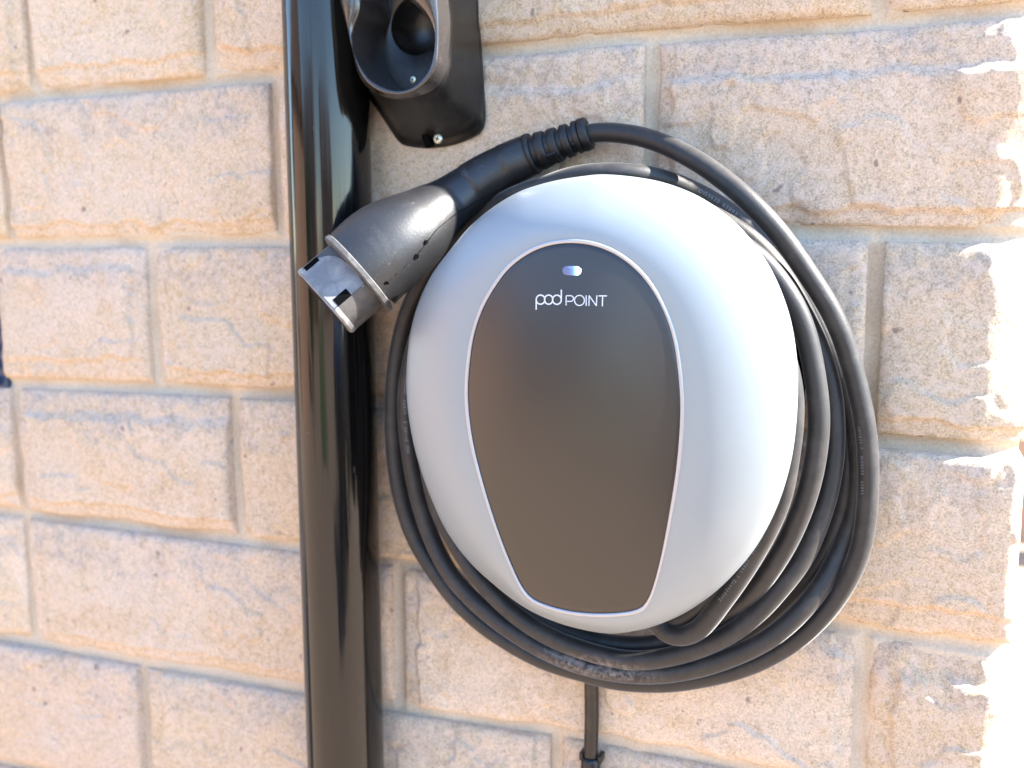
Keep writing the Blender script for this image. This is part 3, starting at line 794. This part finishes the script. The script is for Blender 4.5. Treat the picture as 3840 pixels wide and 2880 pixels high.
# ------------------------------------------------------------------ plug holster
hs = thing('plug_holster', 'black empty plug holster fixed to the stones above the charger beside the downpipe', 'holster')
plate_px = [(1785,-700),(1793,0),(1804,145),(1819,380),(1821,450),(1808,492),(1764,521),(1692,546),(1602,557),(1529,551),(1498,536),(1471,499),(1421,423),(1381,362),(1345,270),(1315,100),(1300,-100),(1310,-700),(1400,-800),(1690,-800)]
rimo_px = [(1672,-200),(1681,0),(1688,90),(1681,217),(1667,282),(1630,333),(1565,362),(1500,372),(1439,362),(1385,333),(1348,286),(1327,217),(1298,90),(1276,0),(1262,-110),(1270,-250),(1310,-340),(1400,-390),(1500,-400),(1600,-370),(1650,-300)]
rimf_px = [(1628,-200),(1640,0),(1646,90),(1645,190),(1636,250),(1604,306),(1552,344),(1500,356),(1442,348),(1394,322),(1360,280),(1336,214),(1306,90),(1284,0),(1270,-110),(1278,-240),(1316,-326),(1400,-376),(1495,-386),(1580,-356),(1615,-290)]
rimi_px = [(1560,-60),(1540,0),(1560,20),(1594,54),(1623,101),(1634,145),(1630,202),(1609,268),(1558,322),(1500,340),(1439,325),(1385,289),(1345,224),(1330,163),(1330,108),(1348,47),(1352,0),(1345,-60),(1345,-130),(1370,-190),(1430,-225),(1500,-220),(1545,-180),(1562,-120)]
def ring_gen(pts, cen, n_, p, pick='max'):
    c = catmull(np.array(pts, float), 10, True)
    ang = np.arctan2(c[:, 1]-cen[1], c[:, 0]-cen[0]); rad = np.hypot(c[:, 0]-cen[0], c[:, 1]-cen[1])
    o = np.argsort(ang); th_ = -math.pi+(np.arange(n_)+0.5)*2*math.pi/n_
    rr = np.interp(th_, ang[o], rad[o], period=2*math.pi)
    return np.array([pix(cen[0]+r_*math.cos(t), cen[1]+r_*math.sin(t), p) for r_, t in zip(rr, th_)])
NH = 160
P0 = ring_gen(plate_px, (1560, 0), NH, 0.008); P1 = ring_gen(plate_px, (1560, 0), NH, 0.014)
S0 = ring_gen(rimo_px, (1480, 60), NH, 0.080); R0 = ring_gen(rimf_px, (1480, 60), NH, 0.094); R1 = ring_gen(rimi_px, (1480, 100), NH, 0.092)
c1 = P1.mean(0)
P1b = c1+(P1-c1)*0.985; P1b[:, 1] = -0.0165
def blend(a, b, f, g): 
    r_ = a*(1-f)+b*f; r_[:, 1] = a[:, 1]*(1-g)+b[:, 1]*g; return r_
rg = [P0, P1, P1b]
for f, g in ((0.10, 0.03), (0.22, 0.10), (0.40, 0.26), (0.58, 0.46), (0.74, 0.66), (0.88, 0.84), (0.96, 0.95)):
    rg.append(blend(P1b, S0, f, g))
hb = rings_mesh('holster_body', rg+[S0*1.0], M['black'], hs, cap_first=True)
cr_ = R0.mean(0)
R0b = R0 + (R1-R0)*0.10; R0b[:, 1] = -0.0965; R0c = R0 + (R1-R0)*0.75; R0c[:, 1] = -0.0955
R1b = R1.copy(); R1b[:, 1] = -0.0925
rings_mesh('holster_rim', [S0, S0*0.5+R0*0.5, R0, R0b, R0c, R1b, R1], M['rim'], hs)
ci = R1.mean(0)
deep = []
for f, y in ((1.0, .092), (0.985, .080), (0.97, .060), (0.95, .048)):
    r_ = ci+(R1-ci)*f; r_[:, 1] = -y; deep.append(r_)
rings_mesh('holster_cup', deep, M['rim'], hs)
# ledge with a round socket set to the right of the cup, then a deep bore
cb = ring_gen(rimi_px, (1480, 100), NH, 0.048); cbi = cb.mean(0)
sock = pix(1562, 95, 0.048)
th_ = -math.pi+(np.arange(NH)+0.5)*2*math.pi/NH
last_c = deep[-1]
bore = []
for y, r_ in ((.0485, .0235), (.047, .0225), (.020, .0215)):
    bore.append(np.array([[sock[0]+r_*math.cos(t), -y, sock[2]-r_*math.sin(t)] for t in th_]))
rings_mesh('socket', [last_c, bore[0], bore[1], bore[2]], M['black'], hs, cap_last=True)
def screw(x, y, p, rad, parent):
    c0 = pix(x, y, p); prof = [(0.0, 1.0), (0.0010, 1.0), (0.0016, 0.8), (0.0019, 0.4)]
    rings_ = [np.array([[c0[0]+rad*f*math.cos(t), c0[1]-d_, c0[2]+rad*f*math.sin(t)] for t in np.linspace(0, 2*math.pi, 25)[:-1]]) for d_, f in prof]
    s_ = rings_mesh('screw', rings_, M['screw'], parent, cap_last=True)
    for rt in (0, 90):
        box('cross_slot', (c0[0], c0[1]-0.0019, c0[2]), (rad*1.0, 0.0006, rad*0.2), M['hole'], s_, rot=Matrix.Rotation(R(rt+20), 3, 'Y'))
hole_c = pix(1632, 520, 0.024)
screw(1643, 521, 0.026, 0.0040, hs)
box('screw_recess', tuple(pix(1600, 510, 0.022)), (0.006, 0.008, 0.020), M['hole'], hs, rot=Matrix.Rotation(R(-18), 3, 'Y'), bevel=0.001)
screw(1551, 300, 0.060, 0.0030, hs)

# ------------------------------------------------------------------ surroundings (seen in the glossy surfaces and past the corner)
def ground_material():
    q = NT('block_paving'); P = q.pos()
    br = q.n('ShaderNodeTexBrick'); q.l(P, br.inputs['Vector']); br.inputs['Scale'].default_value = 5.0
    br.inputs['Color1'].default_value = (0.29, 0.20, 0.135, 1); br.inputs['Color2'].default_value = (0.33, 0.24, 0.17, 1); br.inputs['Mortar'].default_value = (0.16, 0.13, 0.10, 1)
    c = q.mix(0.7, br.outputs[0], q.ramp(q.noise(3, 6, 0.7, P), [(0.3, 0.8), (0.7, 1.2)]), 'MULTIPLY')
    q.l(c, q.b.inputs['Base Color']); q.b.inputs['Roughness'].default_value = 0.9
    return q.m
M['ground'] = ground_material()
g = mesh_obj('ground', [(-150, -150, 0), (150, -150, 0), (150, 150, 0), (-150, 150, 0)], [(0, 1, 2, 3)], M['ground'], smooth=False); g['kind'] = 'structure'
q = NT('lawn_grass'); P = q.pos(); q.l(q.mix(q.ramp(q.noise(8, 6, 0.7, P), [(0.35, 0), (0.65, 1)]), (0.05, 0.085, 0.02), (0.09, 0.12, 0.035)), q.b.inputs['Base Color']); q.b.inputs['Roughness'].default_value = 0.95
M['grass'] = q.m
lw = mesh_obj('lawn', [(-3.4, -17, 0.03), (0.35, -17, 0.03), (0.25, -5.2, 0.03), (-1.6, -5.2, 0.03)], [(0, 1, 2, 3)], M['grass'], smooth=False); lw['kind'] = 'structure'
M['wood'] = None
q = NT('opposite_brick'); P = q.pos(); q.l(q.mix(q.ramp(q.noise(2, 6, 0.7, P), [(0.35, 0), (0.65, 1)]), (0.26, 0.15, 0.10), (0.32, 0.20, 0.135)), q.b.inputs['Base Color']); q.b.inputs['Roughness'].default_value = 0.9
M['brick'] = q.m
M['tile'] = plain('roof_tile', (0.10, 0.07, 0.06), 0.8).m
M['glass'] = plain('window_glass', (0.02, 0.025, 0.03), 0.05, spec=0.8).m
M['upvc'] = plain('white_upvc', (0.75, 0.75, 0.75), 0.4).m
def house(x0, x1, y, h, roof, label):
    t = thing('brick_house', label, 'house')
    box('wall', ((x0+x1)/2, y-3, h/2), (x1-x0, 6, h), M['brick'], t)
    V = [(x0-.3, y+.35, h), (x1+.3, y+.35, h), (x1+.3, y-6.3, h), (x0-.3, y-6.3, h), (x0-.3, y-3, h+roof), (x1+.3, y-3, h+roof)]
    mesh_obj('roof', V, [(0, 1, 5, 4), (2, 3, 4, 5), (0, 4, 3), (1, 2, 5), (0, 3, 2, 1)], M['tile'], t, smooth=False)
    n_ = max(2, int((x1-x0)/2.6))
    for i in range(n_):
        cx_ = x0+(i+0.5)*(x1-x0)/n_
        f = box('window', (cx_, y+0.03, h*0.55), (1.3, 0.08, 1.2), M['upvc'], t)
        box('pane', (cx_-0.3, y+0.08, h*0.55), (0.52, 0.03, 1.04), M['glass'], f); box('pane', (cx_+0.3, y+0.08, h*0.55), (0.52, 0.03, 1.04), M['glass'], f)
    return t
house(-19, -9.5, -15, 2.6, 1.8, 'low brown brick house across the drive behind the photographer, left one')
house(-15, -6.5, -1.6, 2.5, 1.6, 'low brown brick house standing to the left beyond the end of the wall')
house(-11.5, -2.4, -14, 3.0, 1.5, 'wide brown brick house facing the wall from across the lawn')
house(3, 12, -16, 2.6, 1.8, 'low brown brick house across the drive behind the photographer, right one')
M['wood'] = plain('fence_wood', (0.34, 0.22, 0.15), 0.85).m
def fence(a, b, label):
    t = thing('wooden_fence', label, 'fence')
    a, b = Vector(a), Vector(b); d = b-a; n_ = int(d.length/0.16); ang = math.atan2(d.y, d.x)
    rot = Matrix.Rotation(ang, 3, 'Z'); me0 = None
    for i in range(n_):
        c_ = a + d*(i+0.5)/n_
        if me0 is None:
            o = box('fence_board', (0, 0, 0), (0.145, 0.02, 1.75), M['wood'], t, rot=rot); me0 = o.data
        else: o = link(bpy.data.objects.new('fence_board', me0), t)
        o.location = (c_.x, c_.y, 0.9 + 0.004*math.sin(i*7.3))
fence((0.3, 3.9, 0), (4.6, 4.1, 0), 'brown close boarded fence seen past the corner of the house')
M['leaf'] = plain('hedge_leaf', (0.045, 0.085, 0.022), 0.7).m
def shrub(cx, cy, rx, h, n_, sd, label):
    rs = np.random.RandomState(sd); V, F = [], []
    for i in range(n_):
        d = rs.normal(size=3); d /= np.linalg.norm(d); r_ = 0.55+0.45*rs.rand()
        c_ = np.array([cx+d[0]*rx*r_, cy+d[1]*rx*r_, h*0.55+d[2]*h*0.48*r_])
        a = rs.normal(size=3); a /= np.linalg.norm(a); b = np.cross(a, rs.normal(size=3)); b /= np.linalg.norm(b)
        s_ = 0.05; k_ = len(V); V += [c_-a*s_, c_+b*s_*.5, c_+a*s_, c_-b*s_*.5]; F.append((k_, k_+1, k_+2, k_+3))
    t = thing('garden_shrub', label, 'shrub')
    o = mesh_obj('foliage', V, F, M['leaf'], t, smooth=False); o['kind'] = 'stuff'
    v_, f_ = cyl_between(np.array([cx, cy, 0.0]), np.array([cx+.02, cy, h*.6]), .05, .02, 8); mesh_obj('stem', v_, f_, M['wood'], t)
shrub(-4.2, -6.4, 0.9, 2.3, 5000, 3, 'tall green garden shrub left of the lawn behind the photographer')
shrub(-8.2, -6.4, 0.9, 2.2, 6000, 5, 'smaller green garden shrub farthest left behind the photographer')

# unseen dark car, added only for the dark band it reflects in the pipe
M['paint'] = plain('dark_car_paint', (0.006, 0.007, 0.010), 0.15, spec=0.6, coat=0.8).m
M['tyre'] = plain('tyre_rubber', (0.012, 0.012, 0.012), 0.8).m
car = thing('added_dark_car', 'unseen dark estate car added on the drive for its dark reflection', 'car')
cx0, cy0 = 1.45, -2.75
prof = [(0.0, 0.35), (0.0, 0.75), (0.25, 0.95), (0.95, 1.05), (1.55, 1.44), (3.3, 1.50), (4.05, 1.15), (4.25, 0.95), (4.3, 0.35)]
V = []; 
for sy in (-1, 1):
    for x, z in prof:
        V.append((cx0+x, cy0+sy*(0.88 if z < 1.1 else 0.66), z))
m_ = len(prof); F = [tuple(range(m_)), tuple(range(2*m_-1, m_-1, -1))]+[(i, i+m_, (i+1) % m_+m_, (i+1) % m_) for i in range(m_)]
b_ = mesh_obj('body', V, F, M['paint'], car, smooth=False); md = b_.modifiers.new('bevel', 'BEVEL'); md.width = 0.05; md.segments = 3
for sy in (-1, 1):
    for xa, xb in ((1.25, 2.2), (2.28, 3.2)):
        yy = lambda z: cy0+sy*(0.885-0.22*(z-1.05)/0.42)
        q4 = [(cx0+xa+(0.35 if xa < 2 else 0), yy(1.40)+sy*.01, 1.40), (cx0+xb, yy(1.40)+sy*.01, 1.40), (cx0+xb+(0.25 if xa > 2 else 0), yy(1.10)+sy*.01, 1.10), (cx0+xa, yy(1.10)+sy*.01, 1.10)]
        mesh_obj('side_window', q4+[(a, b-sy*.02, c_) for a, b, c_ in q4], [(0, 1, 2, 3), (7, 6, 5, 4), (0, 4, 5, 1), (1, 5, 6, 2), (2, 6, 7, 3), (3, 7, 4, 0)], M['glass'], car, smooth=False)
    for xw in (0.85, 3.45):
        v_, f_ = cyl_between(np.array([cx0+xw, cy0+sy*0.70, 0.32]), np.array([cx0+xw, cy0+sy*0.90, 0.32]), .32, .32, 32, 2)
        V_ = []
        for k_ in range(3):
            for j in range(32): V_.append((cx0+xw+.32*math.cos(j*math.pi/16), cy0+sy*(0.70+0.10*k_), 0.32+.32*math.sin(j*math.pi/16)))
        w_ = mesh_obj('wheel', V_, f_, M['tyre'], car, smooth=False)
        V_ = [(cx0+xw+r_*math.cos(j*math.pi/12), cy0+sy*y_, 0.32+r_*math.sin(j*math.pi/12)) for r_, y_ in ((.21, .895), (.21, .91), (.15, .905)) for j in range(24)]
        mesh_obj('rim', V_, [(i*24+j, i*24+(j+1) % 24, (i+1)*24+(j+1) % 24, (i+1)*24+j) for i in range(2) for j in range(24)]+[tuple(48+j for j in range(24))], M['screw'], w_, smooth=False)
for sy in (-1, 1): box('headlight', (cx0+0.06, cy0+sy*0.62, 0.78), (0.14, 0.34, 0.12), M['glass'], car, bevel=0.02)
